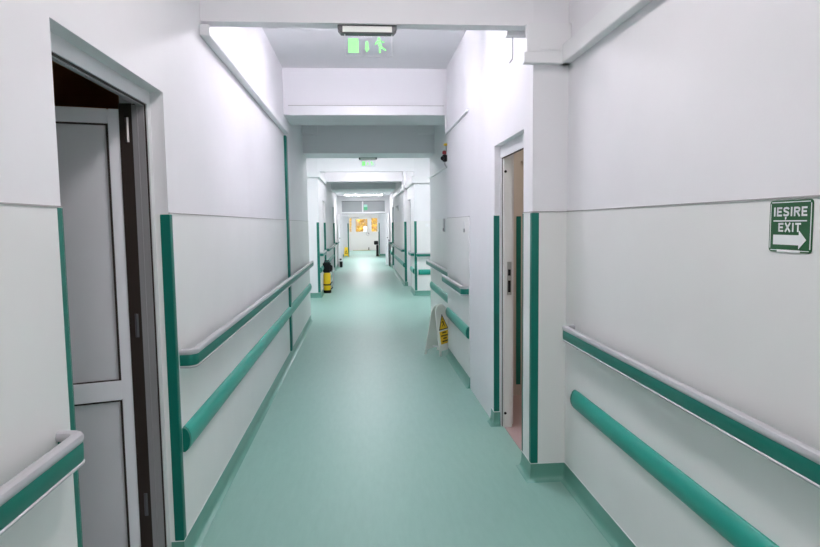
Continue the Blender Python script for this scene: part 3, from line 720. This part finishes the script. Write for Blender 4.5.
# yellow sign at the far left
ys = empty('caution_board', (-.72, 27.8, 0), 'small yellow caution board with dark triangle at the far left', 'floor sign')
def board2(s, top=.55):
    return lambda u, v, w: (u, s*(.13-.11*v/top)+s*w, v)
for s in (-1, 1):
    fn = board2(s)
    ys.scale = (.80, .80, .80)
    bd = MB().prism([(-.13, .0), (-.10, 0), (-.10, .08), (.10, .08), (.10, 0), (.13, 0), (.09, .55), (-.09, .55)], fn, .01).build('board', 'yellow', ys)
    fo = lambda u, v, w, fn=fn: fn(u, v, .010+w)
    MB().prism([(-.085, .20), (.085, .20), (0, .40)], fo, .002).build('triangle', 'black', bd)
    fo2 = lambda u, v, w, fn=fn: fn(u, v, .012+w)
    MB().prism([(-.05, .225), (.05, .225), (0, .345)], fo2, .001).build('triangle_centre', 'yellow', bd)
MB().tube([(-.09, 0, .55), (.09, 0, .55)], .015, 8).build('hinge', 'yellow', ys)
# black and white small bin at the left door leaf
sb = empty('small_bin', (-.735, 21.14, 0), 'small black bin with white lid patch at the left leaf of the double doorway', 'bin')
MB().lathe(0, 0, [(.035, 0), (.045, .01), (.055, .20), (.05, .21)], 14).build('body', 'black', sb, smooth=True)
MB().lathe(0, 0, [(.052, .21), (.05, .235), (.02, .245)], 14).build('lid', 'white', sb, smooth=True)
MB().box(-.05, .02, -.03, .03, .25, .31, .01).build('top', 'black', sb)

# alarm device on the dim bay wall
al = empty('alarm_device', (XD-.002, 7.4, 2.215), 'black alarm device with red and yellow lamps high on the dim bay wall', 'alarm')
MB().box(-.018, 0, -.05, .05, .0, .22, .004).build('mount_plate', 'white', al)
MB().lathe(-.048, 0, [(.015, .04), (.030, .05), (.034, .085), (.030, .12), (.015, .13)], 16).build('body', 'black', al, smooth=True)
MB().tube([(-.048, 0, .085), (-.085, -.03, .08)], [.014, .026], 12).build('horn', 'black', al, smooth=True)
MB().lathe(-.056, -.02, [(.02, .13), (.026, .135), (.024, .165), (.012, .175)], 12).build('red_lamp', 'red', al, smooth=True, label='red lamp')
MB().tube([(-.03, 0, .16), (-.03, 0, .235)], .005, 6).build('stem', 'steel', al)
MB().lathe(-.035, 0, [(.015, .235), (.026, .24), (.026, .258), (.012, .265)], 12).build('yellow_lamp', 'yellow', al, smooth=True, label='yellow lamp')
MB().tube([(-.048, 0, .04), (-.045, .01, .01), (-.02, .02, -.03)], .008, 6).build('cable_tail', 'grey', al)

def plate(x0, x1, y0, y1, z0, z1, name, mt, label, cat, part=None):
    o = rebase(MB().box(x0, x1, y0, y1, z0, z1, .003).build(name, mt)); tag(o, label, cat)
    if part: local(MB().box(*part[0], .002), o.location).build(part[1], part[2], o)
plate(XD-.022, XD, 7.74, 7.84, 1.39, 1.56, 'dispenser', 'grey', 'slim grey dispenser on the dim bay wall', 'dispenser', ((XD-.026, XD-.022, 7.76, 7.82, 1.40, 1.44), 'nozzle', 'dkgrey'))
o = rebase(MB().tube([(XR-.010, 5.50, 1.51), (XR-.010, 5.50, 1.445)], .004, 6).build('cable', 'white')); tag(o, 'thin white cable with grey plug on the right wainscot', 'cable')
local(MB().box(XR-.02, XR-.007, 5.48, 5.52, 1.415, 1.45, .003), o.location).build('plug', 'grey', o)
plate(1.32, 1.42, YP-.012, YP-.004, 1.43, 1.50, 'switch_plate', 'white', 'white switch plate on the far right pier front', 'switch', ((1.35, 1.39, YP-.016, YP-.012, 1.445, 1.485), 'rocker', 'signwhite'))
o = rebase(MB().box(XR5-.012, XR5, 16.6, 16.7, 1.86, 2.02, .002).build('wall_bracket', 'grey')); tag(o, 'small grey projecting bracket on the long far right wall', 'bracket')
fnb = lambda u, v, w: (XR5-u-o.location[0], 16.64+w-o.location[1], 1.95+v-o.location[2])
MB().prism([(0, .06), (.09, .03), (0, -.04)], fnb, .012).build('projecting_blade', 'grey', o)

# ------------------------------------------------------------------ ceiling lights
def ceiling_light(x, y, z, lx, ly, col, strength, label, dz=.012, light_stops=False):
    o = empty('ceiling_light', (x, y, z), label, 'ceiling light', 'ceiling lights')
    MB().box(-lx/2, lx/2, -ly/2, ly/2, -.05, 0, .006).build('housing', 'white', o)
    if light_stops:  # opaque ends added to keep lamp light off the upper side walls
        for a in (-1, 1): MB().box(a*lx/2, a*(lx/2-.014), -ly/2, ly/2, -.05-dz-.008, -.05, .003).build('end_cap', 'white', o)
    k = MB(); k.box(-lx/2+.015, lx/2-.015, -ly/2+.015, ly/2-.015, -.05-dz, -.050, .004)
    k.build('diffuser', lampmat('lit_diffuser', col, strength), o)
FAR = (.95, .92, .97); COOL = (.955, .90, 1.0); NEUT = (1.0, .92, .94)
ceiling_light(.15, 1.9, CEIL, .30, 1.0, NEUT, 6.7, 'white ceiling light before the nearest beam')
ceiling_light(.15, -1.0, CEIL, .30, 1.2, NEUT, 11, 'added white ceiling light out of view behind the camera')  # unseen lamp, added to brighten the near end of the corridor
ceiling_light(.03, 4.66, CEIL, .56, .12, COOL, 25, 'white ceiling light hidden behind the nearest beam, close to the second beam', .115, True)
ceiling_light(.07, 3.95, CEIL, .50, .20, COOL, 5, 'added white ceiling light hidden directly behind the nearest beam', .05, True)  # extra unseen lamp, added to spread light more evenly along this bay
ceiling_light(-2.2, 10.9, 3.0, 1.2, .30, FAR, 9, 'white ceiling light in the left arm of the crossing lobby')
ceiling_light(2.2, 10.9, 3.0, 1.2, .30, FAR, 9, 'white ceiling light in the right arm of the crossing lobby')
ceiling_light(.1, 10.9, 3.0, 1.0, .25, FAR, 12, 'white ceiling light in the middle of the crossing lobby', .07)
ceiling_light(.1, 20.6, 2.55, 1.3, .30, FAR, 12, 'white ceiling light just before the far double doorway')
ceiling_light(.1, 13.7, 3.0, .62, .18, FAR, 17, 'white ceiling light between the two far beams', .11, True)
ceiling_light(.1, 25.0, 2.62, .3, 1.2, FAR, 24, 'white ceiling light beyond the far double doorway')
ceiling_light(.1, 31.5, 2.62, .3, 1.2, NEUT, 24, 'white ceiling light near the glazed end door')
ceiling_light(1.9, 4.3, 2.5, .3, .6, (1, .92, .86), 4, 'white ceiling light inside the beige side room')

# ------------------------------------------------------------------ world, camera, view
wd = bpy.data.worlds.new('daylight'); S.world = wd; wd.use_nodes = True
bg = wd.node_tree.nodes['Background']; bg.inputs['Color'].default_value = (.80, .88, 1, 1); bg.inputs['Strength'].default_value = 1.3
cd = bpy.data.cameras.new('camera'); co = bpy.data.objects.new('camera', cd); C.objects.link(co)
cd.sensor_width = 36; cd.sensor_fit = 'HORIZONTAL'; cd.lens = 598.03/820*36; cd.clip_end = 200; cd.clip_start = .02
pt, yw, rl = .0830, .0799, -.0124
fw = Vector((math.sin(yw)*math.cos(pt), math.cos(yw)*math.cos(pt), -math.sin(pt)))
rt = Vector((math.cos(yw), -math.sin(yw), 0)); up = rt.cross(fw)
r2 = rt*math.cos(rl)+up*math.sin(rl); u2 = up*math.cos(rl)-rt*math.sin(rl)
mw = Matrix((( r2.x, u2.x, -fw.x, 0), (r2.y, u2.y, -fw.y, 0), (r2.z, u2.z, -fw.z, 1.5), (0, 0, 0, 1)))
co.matrix_world = mw
S.camera = co
S.view_settings.view_transform = 'Standard'
try: S.view_settings.look = 'None'
except Exception: pass
S.view_settings.gamma = 1; S.view_settings.exposure = 1.74; S.view_settings.use_curve_mapping = False
S.cycles.use_denoising = True
S.cycles.max_bounces = 12; S.cycles.diffuse_bounces = 8; S.cycles.transparent_max_bounces = 12
S.cycles.sample_clamp_indirect = 8; S.cycles.caustics_reflective = False; S.cycles.caustics_refractive = False
